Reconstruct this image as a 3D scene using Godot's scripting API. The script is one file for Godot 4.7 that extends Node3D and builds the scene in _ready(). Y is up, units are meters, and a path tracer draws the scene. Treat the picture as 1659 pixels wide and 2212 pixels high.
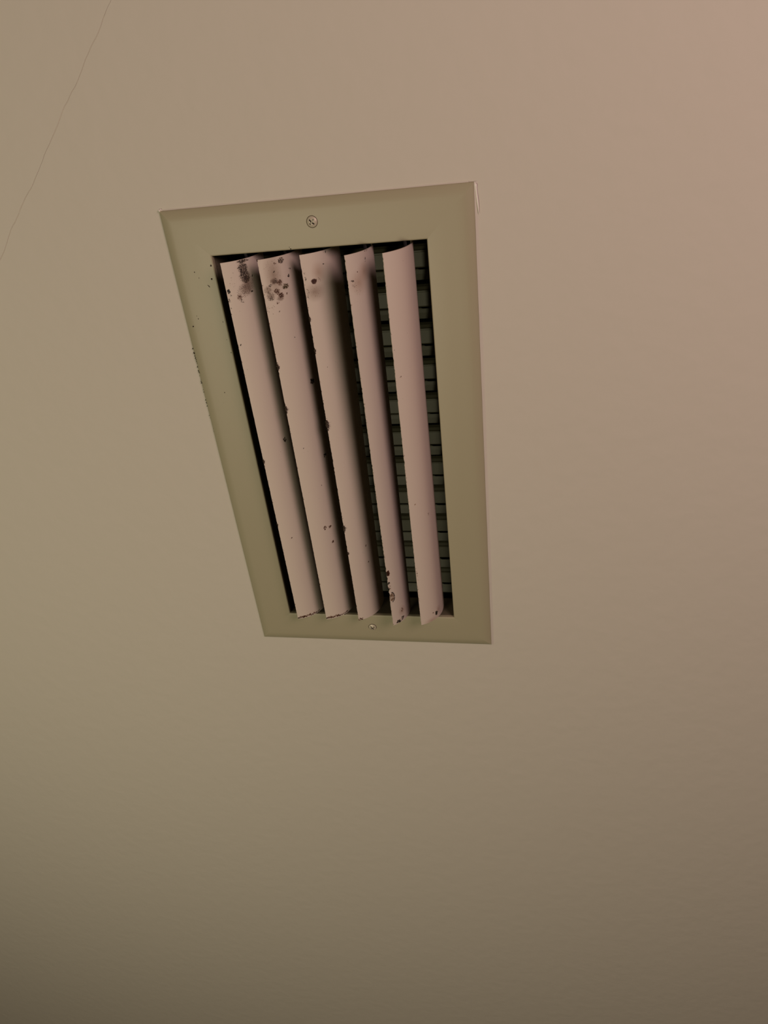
extends Node3D
# A supply vent in a painted ceiling, seen from below and to one side. The ceiling's underside is y = 0 of
# the "millimetre" frame used for the vent; everything hangs at CEIL in the world.

const CEIL := 2.44
const OUT_W := 0.0985      # half width of the frame
const OUT_L := 0.1742      # half length of the frame
const MARGIN_X := 0.0294
const MARGIN_Z := 0.0290
const FACE := -0.0031      # the frame's face hangs this far below the ceiling
const BLADE_TOP := 0.1428
const BLADE_END := -0.1425
const BEND := 1.0123       # the arc a louver blade is rolled to
const EXTRA := 1.50        # past the measured arc the blade flattens out

var rng := RandomNumberGenerator.new()
var M := {}

# ------------------------------------------------------------------ helpers
func begin() -> SurfaceTool:
	var st := SurfaceTool.new()
	st.begin(Mesh.PRIMITIVE_TRIANGLES)
	return st

func tri(st: SurfaceTool, a: Vector3, b: Vector3, c: Vector3, out: Vector3, ua := Vector2.ZERO, ub := Vector2.ZERO, uc := Vector2.ZERO) -> void:
	# front faces run clockwise: (b-a)x(c-a) points away from the viewer
	if (b - a).cross(c - a).dot(out) > 0.0:
		st.set_uv(ua); st.add_vertex(a); st.set_uv(uc); st.add_vertex(c); st.set_uv(ub); st.add_vertex(b)
	else:
		st.set_uv(ua); st.add_vertex(a); st.set_uv(ub); st.add_vertex(b); st.set_uv(uc); st.add_vertex(c)

func quad(st: SurfaceTool, a: Vector3, b: Vector3, c: Vector3, d: Vector3, out: Vector3) -> void:
	tri(st, a, b, c, out); tri(st, a, c, d, out)

func box(st: SurfaceTool, lo: Vector3, hi: Vector3) -> void:
	st.set_smooth_group(-1)
	for ax in 3:
		var p := (ax + 1) % 3
		var q := (ax + 2) % 3
		for side in 2:
			var n := Vector3.ZERO
			n[ax] = 1.0 if side == 1 else -1.0
			var v: Array[Vector3] = []
			for c in [[0, 0], [1, 0], [1, 1], [0, 1]]:
				var w := Vector3.ZERO
				w[ax] = hi[ax] if side == 1 else lo[ax]
				w[p] = hi[p] if c[0] == 1 else lo[p]
				w[q] = hi[q] if c[1] == 1 else lo[q]
				v.append(w)
			quad(st, v[0], v[1], v[2], v[3], n)

func lathe(st: SurfaceTool, prof: Array, seg: int, at: Vector3) -> void:
	# prof: Vector2(radius, height) from one end to the other, turned about y
	st.set_smooth_group(1)
	for i in prof.size() - 1:
		var a: Vector2 = prof[i]
		var b: Vector2 = prof[i + 1]
		for s in seg:
			var t0 := TAU * s / seg
			var t1 := TAU * (s + 1) / seg
			var p00 := at + Vector3(a.x * cos(t0), a.y, a.x * sin(t0))
			var p01 := at + Vector3(a.x * cos(t1), a.y, a.x * sin(t1))
			var p10 := at + Vector3(b.x * cos(t0), b.y, b.x * sin(t0))
			var p11 := at + Vector3(b.x * cos(t1), b.y, b.x * sin(t1))
			var tm := (t0 + t1) / 2.0
			var d := b - a
			var out := Vector3(d.y * cos(tm), -d.x, d.y * sin(tm))
			if a.x > 1e-6:
				tri(st, p00, p01, p11, out)
			if b.x > 1e-6:
				tri(st, p00, p11, p10, out)

func rod(st: SurfaceTool, a: Vector3, b: Vector3, ra: float, rb: float, n := 5) -> void:
	st.set_smooth_group(-1)
	var d := (b - a).normalized()
	var u := d.cross(Vector3(0.31, 0.77, 0.55)).normalized()
	var v := d.cross(u)
	for i in n:
		var t0 := TAU * i / n
		var t1 := TAU * (i + 1) / n
		var w0 := u * cos(t0) + v * sin(t0)
		var w1 := u * cos(t1) + v * sin(t1)
		quad(st, a + w0 * ra, a + w1 * ra, b + w1 * rb, b + w0 * rb, w0 + w1)
		tri(st, b, b + w0 * rb, b + w1 * rb, d)
		tri(st, a, a + w0 * ra, a + w1 * ra, -d)

func lump(st: SurfaceTool, at: Vector3, n: Vector3, r: float, h: float) -> void:
	# an uneven low dome sitting on a surface whose outward normal is n
	st.set_smooth_group(2)
	var u := n.cross(Vector3(0.2, 0.3, 0.9)).normalized()
	var v := n.cross(u)
	var seg := 9
	var outer: Array[Vector3] = []
	var inner: Array[Vector3] = []
	for i in seg:
		var t := TAU * i / seg
		var k := r * rng.randf_range(0.65, 1.25)
		var w := u * cos(t) + v * sin(t)
		outer.append(at + w * k - n * 0.00003)
		inner.append(at + w * k * 0.6 + n * h * rng.randf_range(0.6, 1.0))
	for i in seg:
		var j := (i + 1) % seg
		quad(st, outer[i], outer[j], inner[j], inner[i], n)
		tri(st, inner[i], inner[j], at + n * h, n)

func commit(st: SurfaceTool, called: String, m: Material, parent: Node = self) -> MeshInstance3D:
	st.generate_normals()
	var o := MeshInstance3D.new()
	o.name = called
	o.mesh = st.commit()
	o.material_override = m
	o.cast_shadow = GeometryInstance3D.SHADOW_CASTING_SETTING_ON
	parent.add_child(o, true)
	return o

func tag(o: Node, label: String, category: String, kind := "", group := "") -> void:
	o.set_meta("label", label)
	o.set_meta("category", category)
	if kind != "":
		o.set_meta("kind", kind)
	if group != "":
		o.set_meta("group", group)

func mat(srgb: Color, rough: float, metal := 0.0) -> StandardMaterial3D:
	var m := StandardMaterial3D.new()
	m.albedo_color = srgb
	m.roughness = rough
	m.metallic = metal
	return m

func grain(m: StandardMaterial3D, freq: float, strength: float, per_metre: float, seed_no: int) -> void:
	# fine paint relief, by world position
	var n := FastNoiseLite.new()
	n.noise_type = FastNoiseLite.TYPE_SIMPLEX_SMOOTH
	n.frequency = freq
	n.fractal_octaves = 3
	n.seed = seed_no
	var t := NoiseTexture2D.new()
	t.width = 1024; t.height = 1024
	t.seamless = true
	t.noise = n
	t.as_normal_map = true
	t.bump_strength = 4.0
	m.normal_enabled = true
	m.normal_texture = t
	m.normal_scale = strength
	m.uv1_triplanar = true
	m.uv1_world_triplanar = true
	m.uv1_scale = Vector3.ONE * per_metre

# ------------------------------------------------------------------ scene
func _ready() -> void:
	rng.seed = 20417
	set_camera()
	set_light()
	set_materials()
	build_room()
	build_ceiling()
	build_vent()
	build_duct()

func set_camera() -> void:
	var cam := Camera3D.new()
	cam.name = "camera"
	cam.fov = 71.2016
	cam.near = 0.02
	cam.far = 30.0
	cam.transform = Transform3D(Basis(Vector3(0.979999, 0.168859, -0.105299), Vector3(0.002511, 0.518606, 0.855010), Vector3(0.198985, -0.838173, 0.507809)), Vector3(0.128798, -0.451045, 0.225809) + Vector3(0, CEIL, 0))
	add_child(cam)
	cam.current = true

func set_light() -> void:
	var e := Environment.new()
	e.background_mode = Environment.BG_COLOR
	e.background_color = Color(0.0, 0.0, 0.0)
	e.tonemap_mode = Environment.TONE_MAPPER_LINEAR
	e.tonemap_exposure = 1.0
	e.sdfgi_enabled = true
	e.ssao_enabled = true
	e.ssil_enabled = true
	var we := WorldEnvironment.new()
	we.name = "world_environment"
	we.environment = e
	add_child(we)
	# two globe lamps stand in the room, below the picture: a pinkish one to the right, an added lower yellowish fill to the left, shaping the ceiling gradient
	lamp_thing(Vector3(0.62, 0, 0.52), CEIL - 0.58, 0.22, Color(1.0, 0.862, 0.872), 0.325, "floor lamp with large round pinkish white globe, right of the vent")
	lamp_thing(Vector3(-0.36, 0, -0.05), CEIL - 1.0, 0.12, Color(1.0, 0.977, 0.86), 0.405, "added unseen fill light, small round yellowish globe on a stand, left of the vent")

func lamp_thing(at: Vector3, height: float, r: float, tint: Color, energy: float, label: String) -> void:
	var t := Node3D.new()
	t.name = "unseen_lamp"
	t.position = at
	add_child(t, true)
	tag(t, label, "lamp", "", "globe floor lamps")
	var dark := mat(Color(0.16, 0.14, 0.12), 0.4, 0.6)
	var st := begin()
	lathe(st, [Vector2(0, 0.026), Vector2(0.02, 0.026), Vector2(0.125, 0.02), Vector2(0.135, 0.012), Vector2(0.135, 0.0), Vector2(0, 0.0)].map(func(v): return v), 40, Vector3.ZERO)
	commit(st, "base", dark, t)
	st = begin()
	lathe(st, [Vector2(0.011, 0.02), Vector2(0.011, height - r - 0.02), Vector2(0.04, height - r - 0.01), Vector2(0.05, height - r + 0.012)], 20, Vector3.ZERO)
	commit(st, "pole", dark, t)
	st = begin()
	var prof: Array = []
	for i in 25:
		var a := PI * i / 24.0 - PI / 2.0
		prof.append(Vector2(maxf(r * cos(a), 0.0), height + r * sin(a)))
	lathe(st, prof, 40, Vector3.ZERO)
	var gm := mat(Color(0.9, 0.87, 0.8), 0.5)
	gm.emission_enabled = true
	gm.emission = tint
	gm.emission_energy_multiplier = energy * 0.8
	commit(st, "globe", gm, t)
	var l := OmniLight3D.new()
	l.name = "lamp_light"
	l.position = Vector3(0, height, 0)
	l.light_color = tint
	l.light_energy = energy
	l.light_size = r * 0.95
	l.omni_range = 12.0
	l.omni_attenuation = 2.0
	l.shadow_enabled = true
	t.add_child(l)

func set_materials() -> void:
	M.ceil = mat(Color(0.80, 0.76, 0.70), 0.9)
	grain(M.ceil, 0.012, 0.28, 4.0, 5)
	M.frame = mat(Color(0.645, 0.605, 0.495), 0.5)
	grain(M.frame, 0.03, 0.03, 9.0, 8)
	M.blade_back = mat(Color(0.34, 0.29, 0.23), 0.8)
	M.collar = mat(Color(0.40, 0.36, 0.28), 0.8)
	M.damper = mat(Color(0.225, 0.212, 0.138), 0.6, 0.1)
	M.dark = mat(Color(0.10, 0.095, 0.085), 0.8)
	M.mould = mat(Color(0.19, 0.145, 0.10), 0.95)
	M.dust = mat(Color(0.22, 0.17, 0.12), 1.0)
	M.screw = mat(Color(0.76, 0.71, 0.62), 0.45, 0.15)
	M.recess = mat(Color(0.17, 0.13, 0.09), 0.9)  # dark colour deepens the shade inside the screw cross
	M.ring_shade = mat(Color(0.30, 0.24, 0.16), 0.9)
	M.ridge = mat(Color(0.92, 0.88, 0.83), 0.5)
	M.wall = mat(Color(0.50, 0.47, 0.40), 0.9)
	M.floor = mat(Color(0.34, 0.31, 0.24), 0.8)

# ------------------------------------------------------------------ the setting
func slab(called: String, lo: Vector3, hi: Vector3, m: Material) -> MeshInstance3D:
	var st := begin()
	box(st, lo, hi)
	var o := commit(st, called, m)
	o.set_meta("kind", "structure")
	return o

const X0 := -2.2
const X1 := 2.7
const Z0 := -2.3
const Z1 := 2.3

func build_room() -> void:
	tag(slab("floor", Vector3(X0 - 0.1, -0.1, Z0 - 0.1), Vector3(X1 + 0.1, 0, Z1 + 0.1), M.floor), "brown floor of the room below the vent", "floor", "structure")
	tag(slab("wall_left", Vector3(X0 - 0.1, 0, Z0 - 0.1), Vector3(X0, CEIL, Z1 + 0.1), M.wall), "plain beige wall left of the vent", "wall", "structure")
	tag(slab("wall_right", Vector3(X1, 0, Z0 - 0.1), Vector3(X1 + 0.1, CEIL, Z1 + 0.1), M.wall), "plain beige wall right of the vent", "wall", "structure")
	tag(slab("wall_back", Vector3(X0, 0, Z0 - 0.1), Vector3(X1, CEIL, Z0), M.wall), "plain beige wall beyond the far end of the vent", "wall", "structure")
	tag(slab("wall_front", Vector3(X0, 0, Z1), Vector3(X1, CEIL, Z1 + 0.1), M.wall), "plain beige wall behind the viewer", "wall", "structure")

func flat(st: SurfaceTool, poly: PackedVector2Array, y: float, out: Vector3) -> void:
	var idx := Geometry2D.triangulate_polygon(poly)
	for i in range(0, idx.size(), 3):
		var a := poly[idx[i]]
		var b := poly[idx[i + 1]]
		var c := poly[idx[i + 2]]
		tri(st, Vector3(a.x, y, a.y), Vector3(b.x, y, b.y), Vector3(c.x, y, c.y), out)

func build_ceiling() -> void:
	# the underside is split along a hairline crack that runs at an angle past the vent; the vent's hole is cut out
	var hx := 0.085
	var hz := 0.160
	var dir := Vector2(0.1256, 0.1275).normalized()
	var nrm := Vector2(-dir.y, dir.x)                  # towards the far-left side
	var p0 := Vector2(-0.1582, 0.2192)                 # a point on the crack
	var s0 := (X0 - p0.x) / dir.x
	var s1 := (Z1 - p0.y) / dir.y
	var wob := FastNoiseLite.new()
	wob.seed = 3
	wob.frequency = 28.0
	var wid := FastNoiseLite.new()
	wid.seed = 9
	wid.frequency = 16.0
	var left := PackedVector2Array()
	var right := PackedVector2Array()
	var mid := PackedVector2Array()
	var n := 260
	for i in n + 1:
		var s := lerpf(-0.42, 0.46, float(i) / n)
		var c := p0 + dir * s + nrm * (wob.get_noise_1d(s) * 0.0016)
		var w := clampf(0.00022 + wid.get_noise_1d(s) * 0.0003, 0.00006, 0.0005)
		w *= clampf(minf(i, n - i) / 12.0, 0.0, 1.0)
		mid.append(c); left.append(c + nrm * w); right.append(c - nrm * w)
	# the lip on either side of the crack
	var x_cut := 0.0
	var s_cut := (x_cut - p0.x) / dir.x
	var st := begin()
	st.set_smooth_group(-1)
	var far := PackedVector2Array([p0 + dir * s0])
	far.append_array(left)
	far.append_array([p0 + dir * s1, Vector2(X0, Z1)])
	flat(st, far, CEIL, Vector3.DOWN)
	var near_w := PackedVector2Array([p0 + dir * s0])
	var near_e := PackedVector2Array()
	for i in n + 1:
		if right[i].x < x_cut:
			near_w.append(right[i])
		else:
			near_e.append(right[i])
	var cut := p0 + dir * s_cut
	near_w.append_array([cut, Vector2(0, hz), Vector2(-hx, hz), Vector2(-hx, -hz), Vector2(0, -hz), Vector2(0, Z0), Vector2(X0, Z0)])
	var e2 := PackedVector2Array([cut])
	e2.append_array(near_e)
	e2.append_array([p0 + dir * s1, Vector2(X1, Z1), Vector2(X1, Z0), Vector2(0, Z0), Vector2(0, -hz), Vector2(hx, -hz), Vector2(hx, hz), Vector2(0, hz)])
	flat(st, near_w, CEIL, Vector3.DOWN)
	flat(st, e2, CEIL, Vector3.DOWN)
	# board thickness: hole cheeks and the upper side
	var t := 0.016
	for c in [[-hx, -hz, hx, -hz, 0, 1], [-hx, hz, hx, hz, 0, -1], [-hx, -hz, -hx, hz, 1, 0], [hx, -hz, hx, hz, -1, 0]]:
		quad(st, Vector3(c[0], CEIL, c[1]), Vector3(c[2], CEIL, c[3]), Vector3(c[2], CEIL + t, c[3]), Vector3(c[0], CEIL + t, c[1]), Vector3(c[4], 0, c[5]))
	box(st, Vector3(X0 - 0.1, CEIL + t, Z0 - 0.1), Vector3(-hx, CEIL + 0.1, Z1 + 0.1))
	box(st, Vector3(hx, CEIL + t, Z0 - 0.1), Vector3(X1 + 0.1, CEIL + 0.1, Z1 + 0.1))
	box(st, Vector3(-hx, CEIL + t, Z0 - 0.1), Vector3(hx, CEIL + 0.1, -hz))
	box(st, Vector3(-hx, CEIL + t, hz), Vector3(hx, CEIL + 0.1, Z1 + 0.1))
	var o := commit(st, "ceiling", M.ceil)
	tag(o, "matt painted ceiling around the vent with a hairline crack", "ceiling", "structure")
	st = begin()
	st.set_smooth_group(-1)
	for i in n:
		for e in [left, right]:
			var out := Vector3.DOWN
			quad(st, Vector3(e[i].x, CEIL, e[i].y), Vector3(e[i + 1].x, CEIL, e[i + 1].y), Vector3(mid[i + 1].x, CEIL + 0.0004, mid[i + 1].y), Vector3(mid[i].x, CEIL + 0.0004, mid[i].y), out)
	var cr := commit(st, "hairline_crack", M.ceil, o)
	cr.set_meta("label", "thin diagonal crack in the ceiling paint")

# ------------------------------------------------------------------ the vent
func build_vent() -> void:
	var v := Node3D.new()
	v.name = "ceiling_vent"
	v.position = Vector3(0, CEIL, 0)
	add_child(v, true)
	tag(v, "beige metal ceiling vent with five curved louver blades, mouldy at one end", "vent")
	build_frame(v)
	var tex: Array = []
	for k in 5:
		tex.append(blade_skin(k))
	for k in 5:
		build_blade(v, k, tex[k])
	build_damper(v)
	build_screw(v, Vector3(0.0, FACE, 0.1606), 0.78, 0.0)
	build_screw(v, Vector3(0.0007, FACE, -0.1579), 0.62, 0.07)
	build_frame_dirt(v)

func sweep_rect(st: SurfaceTool, prof: Array) -> void:
	# prof: [inset from the outer edge, y]; four mitred sides
	var corner := [Vector2(-1, -1), Vector2(1, -1), Vector2(1, 1), Vector2(-1, 1)]
	for side in 4:
		var a: Vector2 = corner[side]
		var b: Vector2 = corner[(side + 1) % 4]
		var mid := (a + b) / 2.0
		st.set_smooth_group(10 + side)
		for i in prof.size() - 1:
			var p: Vector2 = prof[i]
			var q: Vector2 = prof[i + 1]
			var fn := func(c: Vector2, w: Vector2) -> Vector3:
				var ix := w.x * MARGIN_X / 0.0292
				var iz := w.x * MARGIN_Z / 0.0292
				return Vector3(c.x * (OUT_W - ix), w.y, c.y * (OUT_L - iz))
			var d := q - p
			var outward := Vector3(mid.x, 0, mid.y)
			var n := Vector3.UP * (-d.x) + outward * (-d.y)
			if d.length() < 1e-9:
				continue
			# profile runs from the outer edge inwards along the face, seen from below
			n = Vector3.DOWN * d.x - outward * d.y
			var segs := 8
			for s in segs:
				var a0 = fn.call(a, p).lerp(fn.call(b, p), float(s) / segs)
				var a1 = fn.call(a, p).lerp(fn.call(b, p), float(s + 1) / segs)
				var b0 = fn.call(a, q).lerp(fn.call(b, q), float(s) / segs)
				var b1 = fn.call(a, q).lerp(fn.call(b, q), float(s + 1) / segs)
				quad(st, a0, a1, b1, b0, n)

func build_frame(v: Node3D) -> void:
	var st := begin()
	var prof: Array = [Vector2(0.0004, 0.0), Vector2(0.0, -0.0003), Vector2(0.0001, -0.0008), Vector2(0.0006, -0.0012), Vector2(0.0020, -0.0019),
		Vector2(0.0040, -0.0026), Vector2(0.0055, -0.00295), Vector2(0.0070, FACE), Vector2(0.0110, FACE), Vector2(0.0180, FACE), Vector2(0.0282, FACE)]
	for i in 5:
		var a := (i + 1) / 5.0 * PI / 2.0
		prof.append(Vector2(0.0282 + 0.0010 * sin(a), FACE + 0.0010 * (1.0 - cos(a))))
	prof.append(Vector2(0.0292, 0.0))
	sweep_rect(st, prof)
	commit(st, "frame", M.frame, v)
	# the collar reaches up into the duct, coloured dark to stand for the shade inside
	st = begin()
	sweep_rect(st, [Vector2(0.0292, 0.0), Vector2(0.0292, 0.010), Vector2(0.0292, 0.022)])
	sweep_rect(st, [Vector2(0.0284, 0.022), Vector2(0.0284, 0.0)])
	commit(st, "collar", M.collar, v)
	# ceiling paint that has run into the joint: a fillet along the right edge, a thin line along the top edge
	st = begin()
	st.set_smooth_group(1)
	var path: Array = []
	for i in 60:
		path.append([Vector3(-OUT_W + 2.0 * OUT_W * i / 60.0, 0, OUT_L), Vector3(0, 0, 1), 0.0008 + 0.0003 * sin(i * 0.9) * sin(i * 0.37), 0.0006])
	for i in 90:
		path.append([Vector3(OUT_W, 0, OUT_L - 2.0 * OUT_L * i / 89.0), Vector3(1, 0, 0), 0.0021 + 0.0002 * sin(i * 0.7) * sin(i * 0.23), 0.0011])
	for i in path.size() - 1:
		if i == 59:
			continue
		for s in 4:
			var pts: Array = []
			for e in [[i, s], [i + 1, s], [i + 1, s + 1], [i, s + 1]]:
				var q: Array = path[e[0]]
				var f: float = e[1] / 4.0
				pts.append(q[0] + q[1] * float(q[2]) * (f - 0.15) + Vector3(0, -float(q[3]) * (1.0 - f) * (1.0 - 0.35 * f), 0))
			quad(st, pts[0], pts[1], pts[2], pts[3], Vector3.DOWN + path[i][1])
	var bead := commit(st, "paint_bead", M.ceil, v)
	bead.set_meta("label", "ceiling paint run into the joint of the frame")
	# the ridge left at the corner where that paint was cut in
	st = begin()
	st.set_smooth_group(1)
	var ring_last: Array = []
	for i in 31:
		var f := i / 30.0
		var w := (0.00075 * pow(1.0 - f, 0.6) + 0.00008) * (1.0 + 0.5 * exp(-pow((f - 0.08) / 0.08, 2.0))) * smoothstep(-0.02, 0.06, f) * (0.75 + 0.35 * smoothstep(0.25, 0.6, f))
		var c := Vector3(OUT_W + 0.0004 + 0.0016 * f, -0.0006, OUT_L - 0.0006 - 0.0170 * f)
		var ring: Array = []
		for s in 9:
			var a := PI * s / 8.0
			ring.append(c + Vector3(w * cos(a), -w * 0.9 * sin(a), 0))
		if i > 0:
			for s in 8:
				quad(st, ring_last[s], ring_last[s + 1], ring[s + 1], ring[s], Vector3(cos(PI * (s + 0.5) / 8.0), -sin(PI * (s + 0.5) / 8.0), 0))
		ring_last = ring
	var ridge := commit(st, "paint_ridge", M.ridge, v)
	ridge.set_meta("label", "white paint ridge along the frame corner")
	st = begin()
	lump(st, Vector3(-OUT_W + 0.0004, -0.0005, OUT_L + 0.0002), Vector3.DOWN, 0.0008, 0.0012)
	lump(st, Vector3(-OUT_W + 0.0014, -0.0003, OUT_L + 0.0006), Vector3.DOWN, 0.0006, 0.0008)
	var blob := commit(st, "paint_blob", M.ridge, v)
	blob.set_meta("label", "small white paint blob on the frame corner")

# blade chords in mm: x, depth of the free edge and of the root, at the top end and at the far end
const BLADES := [
	[-59.5, -14.7, -42.5, 2.7, -58.7, -13.4, -41.1, 1.1],
	[-35.4, -13.9, -17.1, 6.2, -34.4, -12.8, -17.0, 0.4],
	[-9.8, -8.2, 7.4, 10.9, -7.1, -13.2, 8.2, 4.7],
	[21.6, -19.9, 34.0, 4.5, 22.3, -18.1, 33.2, 2.4],
	[45.1, -21.9, 59.2, 4.0, 44.6, -16.6, 59.5, 1.3]]

func blade_point(k: int, t: float, s: float, shift: float) -> Vector3:
	var b: Array = BLADES[k]
	var p0 := Vector2(b[0], b[1]).lerp(Vector2(b[4], b[5]), t) * 0.001
	var p1 := Vector2(b[2], b[3]).lerp(Vector2(b[6], b[7]), t) * 0.001
	var ch := p1 - p0
	var a0 := ch.angle() - BEND / 2.0
	var r := ch.length() / (2.0 * sin(BEND / 2.0))
	var u := s * BEND
	var over := maxf(u - BEND * 1.06, 0.0)
	u -= over
	var n := Vector2(-sin(a0 + u), cos(a0 + u))        # towards the hollow side
	var p := p0 + r * Vector2(sin(a0 + u) - sin(a0), cos(a0) - cos(a0 + u))
	p += Vector2(cos(a0 + u + over * 0.3), sin(a0 + u + over * 0.3)) * r * over
	n = n.rotated(over * 0.6)
	p += n * shift
	return Vector3(p.x, p.y, lerpf(BLADE_TOP, BLADE_END, t))

func blade_arc(k: int) -> float:
	var b: Array = BLADES[k]
	var l0 := Vector2(b[0], b[1]).distance_to(Vector2(b[2], b[3]))
	var l1 := Vector2(b[4], b[5]).distance_to(Vector2(b[6], b[7]))
	return (l0 + l1) / 2.0 / (2.0 * sin(BEND / 2.0)) * BEND    # mm along the measured arc

# bites out of the free edge: blade, mm along, mm deep, mm half length
const BITES := [[3, 239.5, 0.5, 2.2], [3, 250.0, 1.1, 1.6], [3, 255.0, 0.7, 2.4], [0, 193.5, 0.5, 1.0], [2, 60.0, 0.35, 1.2], [2, 141.0, 0.3, 1.5], [3, 141.5, 0.35, 1.0], [4, 139.0, 0.3, 2.0], [1, 96.0, 0.3, 1.0]]

func build_blade(v: Node3D, k: int, skin: ImageTexture) -> void:
	var nz := FastNoiseLite.new()
	nz.seed = 40 + k
	nz.frequency = 0.35
	nz.fractal_octaves = 3
	var rough: float = [0.10, 0.10, 0.20, 0.22, 0.16][k]
	var arc := blade_arc(k)
	var rows := 260
	var cols := 18
	var thick := 0.0008
	var st := begin()
	var front: Array = []
	var back: Array = []
	for i in rows + 1:
		var t := float(i) / rows
		var mm := t * 285.3
		var bite := maxf(nz.get_noise_1d(mm) - 0.05, 0.0) * rough * 3.0
		for b in BITES:
			if b[0] == k:
				bite += b[2] * maxf(0.0, 1.0 - pow((mm - b[1]) / b[3], 2.0))
		var f: Array = []
		var g: Array = []
		for j in cols + 1:
			var s := lerpf(bite / arc, EXTRA, float(j) / cols)
			# the ends are not cut quite square
			f.append([blade_point(k, t, s, 0.0), Vector2(s / EXTRA, t)])
			g.append([blade_point(k, t, s, thick), Vector2(s / EXTRA, t)])
		front.append(f); back.append(g)
	st.set_smooth_group(1)
	for i in rows:
		for j in cols:
			var a = front[i][j]; var b = front[i][j + 1]; var c = front[i + 1][j + 1]; var d = front[i + 1][j]
			var out := Vector3(0.5, -1, 0)
			tri(st, a[0], b[0], c[0], out, a[1], b[1], c[1]); tri(st, a[0], c[0], d[0], out, a[1], c[1], d[1])
	var bk := begin()
	bk.set_smooth_group(2)
	for i in rows:
		for j in cols:
			var a = back[i][j]; var b = back[i][j + 1]; var c = back[i + 1][j + 1]; var d = back[i + 1][j]
			var out := Vector3(-0.5, 1, 0)
			tri(bk, a[0], b[0], c[0], out, a[1], b[1], c[1]); tri(bk, a[0], c[0], d[0], out, a[1], c[1], d[1])
	st.set_smooth_group(3)
	for i in rows:
		for e in [[0, Vector3(-1, -0.4, 0)], [cols, Vector3(0, 1, 0)]]:
			var j: int = e[0]
			var a = front[i][j]; var b = front[i + 1][j]; var c = back[i + 1][j]; var d = back[i][j]
			tri(st, a[0], b[0], c[0], e[1], a[1], b[1], c[1]); tri(st, a[0], c[0], d[0], e[1], a[1], c[1], d[1])
	st.set_smooth_group(-1)
	for j in cols:
		for e in [[0, Vector3(0, 0, 1)], [rows, Vector3(0, 0, -1)]]:
			var i: int = e[0]
			var a = front[i][j]; var b = front[i][j + 1]; var c = back[i][j + 1]; var d = back[i][j]
			tri(st, a[0], b[0], c[0], e[1], a[1], b[1], c[1]); tri(st, a[0], c[0], d[0], e[1], a[1], c[1], d[1])
	var m := mat(Color.WHITE, 0.5)
	m.albedo_texture = skin
	var o := commit(st, "louver_blade", m, v)
	o.material_override = null
	bk.generate_normals()
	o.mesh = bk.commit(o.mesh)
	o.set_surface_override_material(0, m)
	o.set_surface_override_material(1, M.blade_back)   # unseen hollow side, coloured dark to cut bounced light
	o.set_meta("label", ["cream curved blade with a dense black mould streak at one end", "cream curved blade with brown mould clusters near one end", "cream curved blade with one round brown mould spot",
		"narrow cream curved blade with chipped edge near the far end", "cleanest cream curved blade, pinkish, beside the open gap"][k])
	# pivot pins at both ends
	for e in [[0.0, 1.0], [1.0, -1.0]]:
		st = begin()
		var p := blade_point(k, e[0], 0.8, 0.0032)
		rod(st, p - Vector3(0, 0, e[1] * 0.004), p + Vector3(0, 0, e[1] * 0.0030), 0.0011, 0.0011, 8)
		commit(st, "pivot_pin", M.dark, o)
	# dust caught on the free edge
	for d in TUFTS:
		if d[0] == k:
			st = begin()
			var t: float = d[1] / 285.3
			var size: float = d[2]
			for i in int(60 * size):
				var f := rng.randfn(0, 0.4)
				var p := blade_point(k, t + f * 0.008 * size, rng.randf_range(-0.01, 0.05) * size * exp(-f * f), 0.0002)
				var q := p + Vector3(rng.randfn(0.2, 0.7), rng.randfn(-0.2, 0.4), rng.randfn(0, 0.7)) * 0.0005 * minf(size, 1.5)
				rod(st, p, q, 0.00007, 0.00003, 3)
			for i in int(22 * size):
				var f := rng.randfn(0, 0.4)
				lump(st, blade_point(k, t + f * 0.008 * size, rng.randf_range(-0.012, 0.026) * size * exp(-f * f), 0.0), Vector3(-0.3, -1, 0).normalized(), 0.00036 * sqrt(size) * rng.randf_range(0.6, 1.5), 0.0003)
			var tuft := commit(st, "dust_tuft", M.dust, o)
			tuft.set_meta("label", "brown dust tuft on the blade edge")
			tuft.set_meta("kind", "stuff")

# ---- the stained paint of a blade, drawn in mm
var img: Image
var img_w := 288
var img_h := 2048
var mm_x := 1.0
var mm_y := 1.0

func dot(a: float, b: float, r: float, col: Color, alpha: float, soft := 0.35) -> void:
	# a: mm along from the top end, b: mm across from the free edge
	var cx := b / mm_x
	var cy := a / mm_y
	var rx := maxf(r / mm_x, 0.7)
	var ry := maxf(r / mm_y, 0.7)
	for y in range(maxi(0, int(cy - ry - 1)), mini(img_h, int(cy + ry + 2))):
		for x in range(maxi(0, int(cx - rx - 1)), mini(img_w, int(cx + rx + 2))):
			var d := Vector2((x + 0.5 - cx) / rx, (y + 0.5 - cy) / ry).length()
			if d < 1.0:
				var k := alpha * clampf((1.0 - d) / soft, 0.0, 1.0)
				img.set_pixel(x, y, img.get_pixel(x, y).lerp(col, k))

func haze(a: float, b: float, ra: float, rb: float, col: Color, alpha: float) -> void:
	for y in range(maxi(0, int((a - ra) / mm_y)), mini(img_h, int((a + ra) / mm_y) + 1)):
		for x in range(maxi(0, int((b - rb) / mm_x)), mini(img_w, int((b + rb) / mm_x) + 1)):
			var d := Vector2((x * mm_x - b) / rb, (y * mm_y - a) / ra).length()
			if d < 1.0:
				img.set_pixel(x, y, img.get_pixel(x, y).lerp(col, alpha * pow(1.0 - d, 1.3)))

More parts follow.
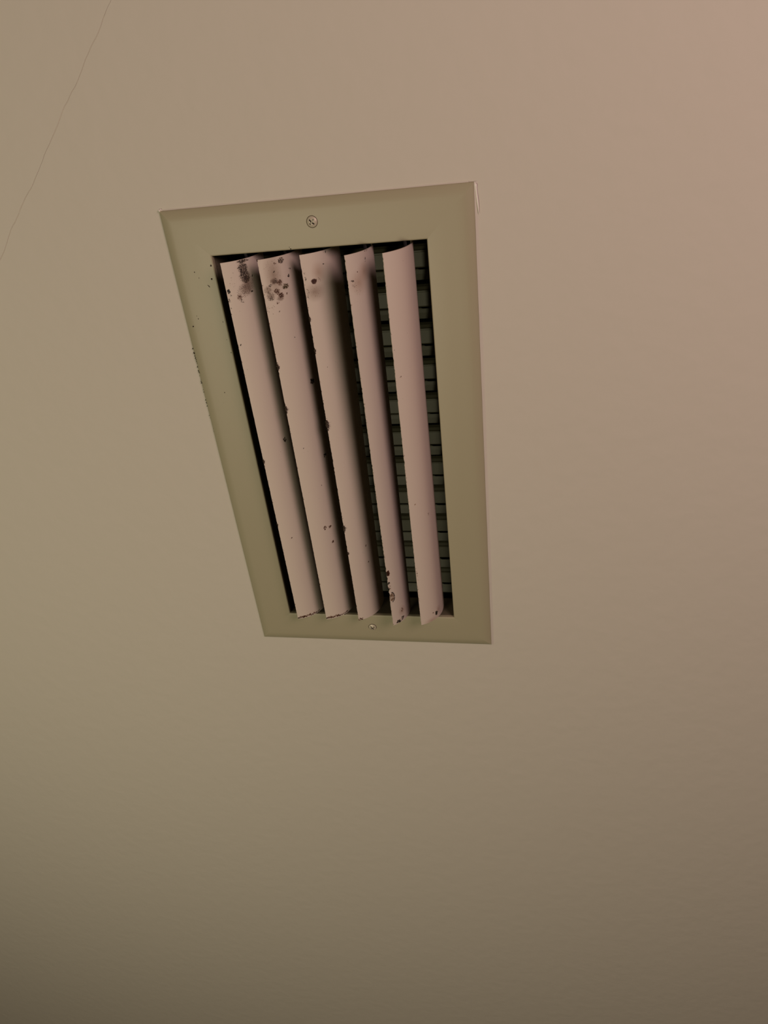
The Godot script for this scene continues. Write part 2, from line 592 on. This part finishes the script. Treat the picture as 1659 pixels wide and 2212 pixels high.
func blade_skin(k: int) -> ImageTexture:
	var paint: Color = BLADE_PAINT
	img = Image.create(img_w, img_h, true, Image.FORMAT_RGB8)
	img.fill(paint)
	mm_x = blade_arc(k) * EXTRA / img_w
	mm_y = 285.3 / img_h
	var tone := [Color(0.11, 0.08, 0.055), Color(0.26, 0.13, 0.07), Color(0.32, 0.25, 0.21), Color(0.16, 0.09, 0.05), Color(0.22, 0.17, 0.05), Color(0.48, 0.30, 0.20), Color(0.40, 0.29, 0.20)]
	for s in STAINS:
		if s[0] != k:
			continue
		var a: float = s[1]
		var b: float = s[2]
		var ra: float = s[3]
		var rb: float = s[4]
		var col: Color = tone[s[7]]
		if s[7] == 5 and s[5] == 0:
			haze(a, b, ra * 1.9, rb * 1.9, col, 0.30)
			continue
		if s[7] == 3:                                   # rust along the cut end
			for i in 60:
				var f := pow(rng.randf(), 1.5)
				dot(284.6 - absf(rng.randfn(0, 0.45)), lerpf(0.4, 24.0, f), rng.randf_range(0.25, 0.7), col, rng.randf_range(0.3, 0.8))
			for i in 26:
				var f := rng.randfn(0.32, 0.14)
				dot(283.9 - absf(rng.randfn(0, 0.5)), 24.0 * clampf(f, 0.0, 1.0), rng.randf_range(0.5, 1.1), tone[1], rng.randf_range(0.35, 0.8), 0.7)
			continue
		if s[7] == 6:                                   # paint flaked off, bare brown metal with a dark rim
			for i in 40:
				var g := rng.randf_range(-1.5, 1.5)
				dot(a + ra * sin(g), b + rb * cos(g), 0.45, tone[0], 0.8)
			for i in 60:
				var g := rng.randf() * TAU
				var r := sqrt(rng.randf()) * 0.8
				dot(a + ra * r * sin(g), b + rb * r * cos(g), 0.6, col, 0.75, 0.8)
			continue
		if s[5] > 20:                                   # a grey-brown bloom under a dense colony
			haze(a, b, ra * 1.5, rb * 1.5, Color(0.36, 0.26, 0.19), 0.45)
		var count := int(s[5] * (1.7 if s[5] > 20 else 1.0))
		for i in count:
			var g := rng.randf() * TAU
			var r := sqrt(rng.randf()) * rng.randf_range(0.8, 1.25)
			var rad: float = maxf(float(s[6]) * rng.randf_range(0.55, 1.25), 0.12)
			dot(a + ra * r * sin(g), b + rb * r * cos(g), rad, col.lerp(tone[0], rng.randf() * 0.35), rng.randf_range(0.45, 0.88))
	for i in 26:                                        # a few strays everywhere
		dot(rng.randf() * 285.0, rng.randf() * 24.0, rng.randf_range(0.08, 0.2), tone[1], rng.randf_range(0.15, 0.5))
	for i in 26:
		dot(rng.randf() * 285.0, rng.randf_range(0.0, 0.5), rng.randf_range(0.15, 0.35), tone[1], rng.randf_range(0.3, 0.8))
	img.generate_mipmaps()
	return ImageTexture.create_from_image(img)

# ---- the opposed-blade damper behind the louvers: eleven pairs of cross slats
func profile_slat(prof: Array, notch: bool) -> ArrayMesh:
	# prof: Vector2(mm along -z, mm of depth), front side; pushed back by its thickness
	var st := begin()
	var xs := [-68.0, -40.0, 0.0, 40.0, 57.0, 58.5, 61.0, 63.5, 65.5, 68.0]
	var fn := func(x: float, i: int, back: float) -> Vector3:
		var p: Vector2 = prof[i]
		var c := 0.0
		if notch and i == 0 and x > 58.0 and x < 64.0:
			c = 1.5 if x < 62.0 else 0.9
		return Vector3(x, p.y + back, -(p.x + c)) * 0.001
	for xi in xs.size() - 1:
		for i in prof.size() - 1:
			st.set_smooth_group(1 if i % 2 == 0 else 2)
			st.set_smooth_group(-1)
			quad(st, fn.call(xs[xi], i, 0.0), fn.call(xs[xi + 1], i, 0.0), fn.call(xs[xi + 1], i + 1, 0.0), fn.call(xs[xi], i + 1, 0.0), Vector3.DOWN)
			quad(st, fn.call(xs[xi], i, 0.6), fn.call(xs[xi + 1], i, 0.6), fn.call(xs[xi + 1], i + 1, 0.6), fn.call(xs[xi], i + 1, 0.6), Vector3.UP)
		quad(st, fn.call(xs[xi], 0, 0.0), fn.call(xs[xi + 1], 0, 0.0), fn.call(xs[xi + 1], 0, 0.6), fn.call(xs[xi], 0, 0.6), Vector3.BACK)
		var l := prof.size() - 1
		quad(st, fn.call(xs[xi], l, 0.0), fn.call(xs[xi + 1], l, 0.0), fn.call(xs[xi + 1], l, 0.6), fn.call(xs[xi], l, 0.6), Vector3.FORWARD)
	st.generate_normals()
	return st.commit()

func build_damper(v: Node3D) -> void:
	var st := begin()
	for s in [-1.0, 1.0]:
		var x0: float = s * 0.0683
		box(st, Vector3(minf(x0, x0 + s * 0.0006), 0.0235, -0.1445), Vector3(maxf(x0, x0 + s * 0.0006), 0.050, 0.1440))
	box(st, Vector3(-0.0683, 0.0300, -0.1452), Vector3(0.0683, 0.052, -0.1444))
	box(st, Vector3(-0.0683, 0.0300, 0.1436), Vector3(0.0683, 0.052, 0.1444))
	var d := commit(st, "damper", M.damper, v)
	d.set_meta("label", "dark olive metal damper behind the louvers")
	var pa: Array = [Vector2(4.2, 36.0), Vector2(5.4, 33.8), Vector2(7.0, 32.4), Vector2(7.5, 31.5), Vector2(8.3, 31.5), Vector2(8.7, 32.0), Vector2(13.0, 31.6), Vector2(17.6, 31.2), Vector2(18.4, 31.9)]
	var pb: Array = [Vector2(18.9, 31.3), Vector2(19.5, 30.9), Vector2(22.0, 30.2), Vector2(24.6, 29.2), Vector2(25.6, 28.8)]
	var ma := profile_slat(pa, false)
	var mb := profile_slat(pb, true)
	for i in 11:
		for w in 2:
			var o := MeshInstance3D.new()
			o.name = "damper_slat"
			o.mesh = ma if w == 0 else mb
			o.material_override = M.damper
			o.position = Vector3(0, 0, 0.1400 - 0.0258 * i)
			o.rotation.x = rng.randfn(0, 0.004)
			d.add_child(o, true)

func build_screw(v: Node3D, at: Vector3, turn: float, tilt: float) -> void:
	var st := begin()
	st.set_smooth_group(1)
	var rings := 40
	var seg := 144
	var rad := 0.00335
	var fn := func(i: int, s: int) -> Vector3:
		var r := rad * i / rings
		var a := TAU * s / seg
		var x := r * cos(a)
		var z := r * sin(a)
		var h := 0.00125 * (1.0 - pow(float(i) / rings, 2.4))
		# the cross recess
		var ca := cos(turn); var sa := sin(turn)
		var u := absf(x * ca + z * sa)
		var w := absf(-x * sa + z * ca)
		var arm := minf(maxf(u / 0.0019, w / 0.00040), maxf(w / 0.0019, u / 0.00040))
		if r < 0.0007:
			arm = minf(arm, r / 0.0009)
		h -= 0.0021 * clampf((1.12 - arm) / 0.3, 0.0, 1.0) * clampf(1.15 - r / 0.0030, 0.3, 1.0)
		return Vector3(x, -h, z)
	var rs := begin()
	rs.set_smooth_group(-1)
	for i in rings:
		for s in seg:
			var a: Vector3 = fn.call(i, s); var b: Vector3 = fn.call(i, s + 1); var c: Vector3 = fn.call(i + 1, s + 1); var d: Vector3 = fn.call(i + 1, s)
			var flat_h := 0.00125 * (1.0 - pow((i + 0.5) / rings, 2.4))
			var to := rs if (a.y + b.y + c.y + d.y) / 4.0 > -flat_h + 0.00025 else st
			if i > 0:
				tri(to, a, b, c, Vector3.DOWN)
			tri(to, a, c, d, Vector3.DOWN)
	var o := commit(st, "screw", M.screw, v)
	o.position = at
	o.rotation = Vector3(tilt, 0, 0)
	o.set_meta("label", "round cross-head screw in the frame")
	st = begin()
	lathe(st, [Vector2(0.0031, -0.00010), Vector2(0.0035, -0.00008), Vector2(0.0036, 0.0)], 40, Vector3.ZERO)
	commit(st, "shade_ring", M.ring_shade, o)  # dark ring stands for the shade in the gap round the head
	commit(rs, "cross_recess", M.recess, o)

func build_frame_dirt(v: Node3D) -> void:
	var st := begin()
	for f in SPECKS:
		var r: float = f[2] * 0.001
		lump(st, Vector3(f[0] * 0.001, FACE, f[1] * 0.001), Vector3.DOWN, r, r * 0.35)
	# a line of mould in the crevice along the frame's left edge
	for i in 60:
		var f := pow(rng.randf(), 1.4)
		var z := lerpf(0.0855, 0.020, f)
		lump(st, Vector3(-OUT_W + 0.0003 + rng.randfn(0, 0.0003), -0.0008, z), Vector3(-0.6, -1, 0).normalized(), rng.randf_range(0.0002, 0.0005), 0.00025)
	for i in 26:
		lump(st, Vector3(-OUT_W + 0.0006 + rng.randfn(0, 0.0003), -0.0010, rng.randf_range(0.060, 0.086)), Vector3(-0.6, -1, 0).normalized(), rng.randf_range(0.0003, 0.0006), 0.0003)
	var o := commit(st, "mould_specks", M.mould, v)
	o.set_meta("kind", "stuff")
	o.set_meta("label", "black mould specks on the frame")

func build_duct() -> void:
	# the sheet-metal box above the ceiling that the vent opens into
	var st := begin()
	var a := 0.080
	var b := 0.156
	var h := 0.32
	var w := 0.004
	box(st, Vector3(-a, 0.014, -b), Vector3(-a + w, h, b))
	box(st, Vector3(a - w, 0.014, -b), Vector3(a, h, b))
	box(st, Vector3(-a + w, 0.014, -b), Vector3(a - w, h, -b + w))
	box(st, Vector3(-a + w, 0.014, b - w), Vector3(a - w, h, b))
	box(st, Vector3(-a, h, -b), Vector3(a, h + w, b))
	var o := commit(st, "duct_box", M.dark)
	o.position = Vector3(0, CEIL, 0)
	tag(o, "dark sheet-metal duct box above the ceiling vent", "duct")

const BLADE_PAINT := Color(0.825, 0.757, 0.695)

# mould and rust on the blades: blade, mm along, mm across, half length, half width, spots, spot mm, tone
const STAINS := [
	[0, 1.1, 14.1, 0.83, 3.59, 60, 0.25, 0], [0, 5.1, 13.1, 3.35, 2.89, 190, 0.25, 0], [0, 10.4, 13.5, 3.39, 3.25, 260, 0.23, 0], [0, 12.5, 14, 2.27, 1.65, 60, 0.26, 0], [0, 18.2, 12.4, 3.44, 3.84, 300, 0.14, 2],
	[0, 15.1, 15.1, 4.57, 3.73, 120, 0.14, 2], [0, 20.3, 16.3, 0.58, 0.7, 5, 0.46, 0], [0, 17.7, 1.5, 1.28, 0.87, 22, 0.43, 0], [0, 20.4, 2.2, 0.43, 0.58, 4, 0.26, 0], [0, 23.4, 0.5, 1.15, 0.73, 14, 0.29, 0],
	[0, 22.2, 7.4, 1.73, 1.5, 22, 0.26, 1], [0, 24.8, 8.6, 1.45, 0.91, 14, 0.26, 0], [0, 19.2, 7.1, 1.43, 0.89, 8, 0.23, 0], [0, 22.4, 10.1, 0.58, 1.55, 8, 0.2, 1], [0, 7, 6.5, 0.22, 0.29, 2, 0.25, 0],
	[0, 5.9, 1.8, 0.17, 0.17, 1, 0.19, 0], [0, 28.3, 0.8, 0.29, 0.29, 2, 0.32, 0], [0, 32.3, 0.4, 0.29, 0.44, 2, 0.18, 1], [0, 30.9, 5.7, 0.15, 0.15, 1, 0.21, 1], [0, 52.5, 1.8, 0.31, 0.3, 3, 0.4, 0],
	[0, 11.3, 18.7, 0.43, 0.56, 4, 0.34, 0], [0, 12.6, 4.4, 3.38, 1.74, 12, 0.14, 1], [0, 127.2, 19.1, 1.81, 1.01, 16, 0.54, 0], [0, 207.2, 8.9, 0.42, 0.54, 4, 0.46, 1], [0, 281.2, 11, 1.91, 10.09, 0, 0, 3],
	[1, 2.6, 13.6, 1.65, 1.63, 36, 0.28, 0], [1, 3.7, 9.5, 0.55, 0.76, 8, 0.28, 1], [1, 8.5, 8.2, 0.42, 0.45, 6, 0.33, 0], [1, 8.9, 19.1, 0.7, 0.76, 8, 0.31, 0], [1, 12.9, 17.3, 0.71, 0.72, 10, 0.4, 0],
	[1, 14.1, 7.4, 1.69, 1.8, 60, 0.23, 2], [1, 13.8, 8.7, 1.41, 0.91, 16, 0.25, 0], [1, 15.6, 10.6, 1.7, 1.56, 34, 0.28, 1], [1, 18.7, 13.9, 1.43, 2, 40, 0.34, 4], [1, 16.2, 4.6, 0.71, 0.88, 10, 0.28, 0],
	[1, 19, 2.9, 2.27, 2.04, 60, 0.14, 2], [1, 23, 3.9, 2.29, 2.06, 80, 0.17, 2], [1, 24.7, 3.6, 0.58, 1.76, 14, 0.26, 0], [1, 20.5, 8, 1.71, 1.52, 40, 0.29, 1], [1, 23.6, 10.1, 1.44, 1.56, 40, 0.32, 1],
	[1, 25.2, 9.3, 1.44, 1.86, 40, 0.14, 2], [1, 27.6, 7.4, 0.58, 0.91, 12, 0.32, 1], [1, 23.3, 14.1, 0.43, 0.5, 4, 0.29, 1], [1, 31, 2.6, 2.63, 2.66, 16, 0.2, 1], [1, 33.1, 7.4, 0.29, 0.31, 3, 0.29, 0],
	[1, 51.8, 14.5, 0.37, 0.42, 3, 0.31, 0], [1, 199.7, 12.9, 1.44, 0.94, 14, 0.62, 1], [1, 200.4, 17.4, 1.03, 1.22, 12, 0.54, 1], [1, 214.4, 18.1, 1.06, 1.04, 10, 0.55, 1], [1, 130.5, 7.2, 0.36, 0.33, 2, 0.32, 0],
	[1, 163.7, 15.7, 0.38, 0.46, 2, 0.38, 0], [1, 85.4, 23.1, 1.99, 1.82, 24, 0.6, 0], [1, 142.5, 24.6, 1.48, 1.95, 16, 0.59, 0], [1, 10.4, 7.6, 11.17, 4.18, 26, 0.11, 1], [1, 282.6, 12.1, 1.9, 10.23, 0, 0, 3],
	[2, 16.8, 6.6, 1.41, 1.52, 50, 0.45, 1], [2, 16.4, 9.8, 1.13, 0.96, 8, 0.23, 1], [2, 1.4, 17.3, 0.69, 0.46, 6, 0.28, 0], [2, 7.8, 14.6, 0.42, 0.53, 5, 0.28, 0], [2, 14.6, 1.5, 1.12, 0.58, 12, 0.25, 0],
	[2, 11.1, 1.4, 0.56, 0.43, 5, 0.22, 0], [2, 22.5, 1.6, 1.71, 0.88, 18, 0.2, 2], [2, 26.1, 1.1, 1.15, 0.88, 8, 0.2, 0], [2, 11.9, 10, 3.92, 2.88, 0, 0, 5], [2, 23.2, 6.1, 4.58, 4.88, 22, 0.11, 1],
	[2, 35.5, -0.8, 3.51, 0.44, 26, 0.23, 0], [2, 44.2, -0.7, 2.98, 0.45, 12, 0.24, 0], [2, 219.2, 16.5, 0.84, 0.88, 6, 0.46, 1], [2, 234.6, 17.3, 0.87, 0.9, 5, 0.43, 1], [2, 72.8, 6.5, 0.25, 0.32, 2, 0.25, 0],
	[2, 71, 13.2, 0.25, 0.29, 1, 0.25, 1], [2, 284.6, 1.6, 1.41, 2.26, 16, 0.66, 1], [3, 4.7, 14, 0.68, 0.52, 8, 0.27, 0], [3, 6.4, 14.1, 0.27, 0.43, 3, 0.24, 0], [3, 0.6, 16, 0.4, 1.88, 10, 0.24, 0],
	[3, 15.6, 2.9, 0.55, 0.94, 14, 0.27, 0], [3, 18.3, 3.5, 1.66, 1.27, 16, 0.17, 2], [3, 19.4, 4.6, 0.83, 0.98, 6, 0.17, 1], [3, 11.1, 7.2, 0.27, 0.41, 3, 0.25, 1], [3, 22.1, 5.2, 1.95, 2.32, 14, 0.11, 1],
	[3, 11.6, 11.8, 3.56, 2.78, 0, 0, 5], [3, 17.2, 7, 4.42, 3.79, 0, 0, 5], [3, 234.4, 1.1, 2.17, 1.3, 46, 0.65, 1], [3, 243.5, 0.8, 0.88, 1.12, 18, 0.49, 0], [3, 247.7, 1.2, 1.78, 1.13, 14, 0.44, 1],
	[3, 257.6, 2, 4.53, 2.49, 0, 0, 6], [3, 275.1, 10.7, 2.81, 2.69, 0, 0, 5], [3, 274.6, 10.8, 1.4, 1.35, 10, 0.51, 1], [3, 283.5, 6, 1.42, 2.06, 22, 0.57, 0], [3, 282.7, 10.8, 1.9, 1.8, 18, 0.57, 0],
	[3, 282.2, -0.4, 3.79, 0.38, 0, 0, 5], [4, 59.1, 0.8, 0.3, 0.47, 3, 0.21, 0], [4, 77.4, 3.4, 0.38, 0.49, 4, 0.28, 1], [4, 174.2, 4.9, 0.58, 0.79, 5, 0.35, 5], [4, 187.6, 17.2, 0.99, 0.71, 5, 0.36, 1],
	[4, 280.1, 17, 1.88, 1.42, 34, 0.61, 0], [4, 277.9, 13.1, 0.47, 0.66, 4, 0.47, 1], [4, 278.1, 20.2, 2.34, 2.04, 0, 0, 5], [4, 284.4, 10.5, 1.9, 5.01, 0, 0, 5], [4, 237.1, 1, 6.13, 0.36, 10, 0.31, 1],
	[4, 251.6, 0.2, 5.41, 1.09, 14, 0.23, 1], [4, 259.5, 0.6, 1.83, 0.73, 5, 0.27, 0]]

# specks on the frame: x mm, z mm, radius mm
const SPECKS := [[-83.2, 136.4, 0.39], [-81.1, 132.5, 0.36], [-72.5, 131.3, 0.66], [-71, 139.7, 0.66], [-75.6, 127, 0.48], [-76.1, 127.5, 0.3], [-75.2, 126.5, 0.42], [-88.9, 108.1, 0.27], [-88.2, 106.2, 0.45], [-93.2, 101.2, 0.51], [-71.3, 103.1, 0.36], [-81.8, 53.4, 0.45], [-70.4, 81.9, 0.36], [-16.9, 147, 0.3], [-16.2, 145.9, 0.45], [-71.4, 90.9, 0.24], [-84.3, 45.7, 0.18], [-66.6, 139, 0.45]]

# dust tufts: blade, mm along, size
const TUFTS := [[0, 139.3, 1], [1, 99.5, 1.3], [1, 68.6, 1.2], [2, 113.1, 1.8], [2, 60.6, 0.8], [2, 197.2, 1.4], [2, 220.1, 1], [3, 234.8, 0.7], [1, 0.2, 0.4], [2, 39.9, 0.8], [0, 192.8, 0.6]]
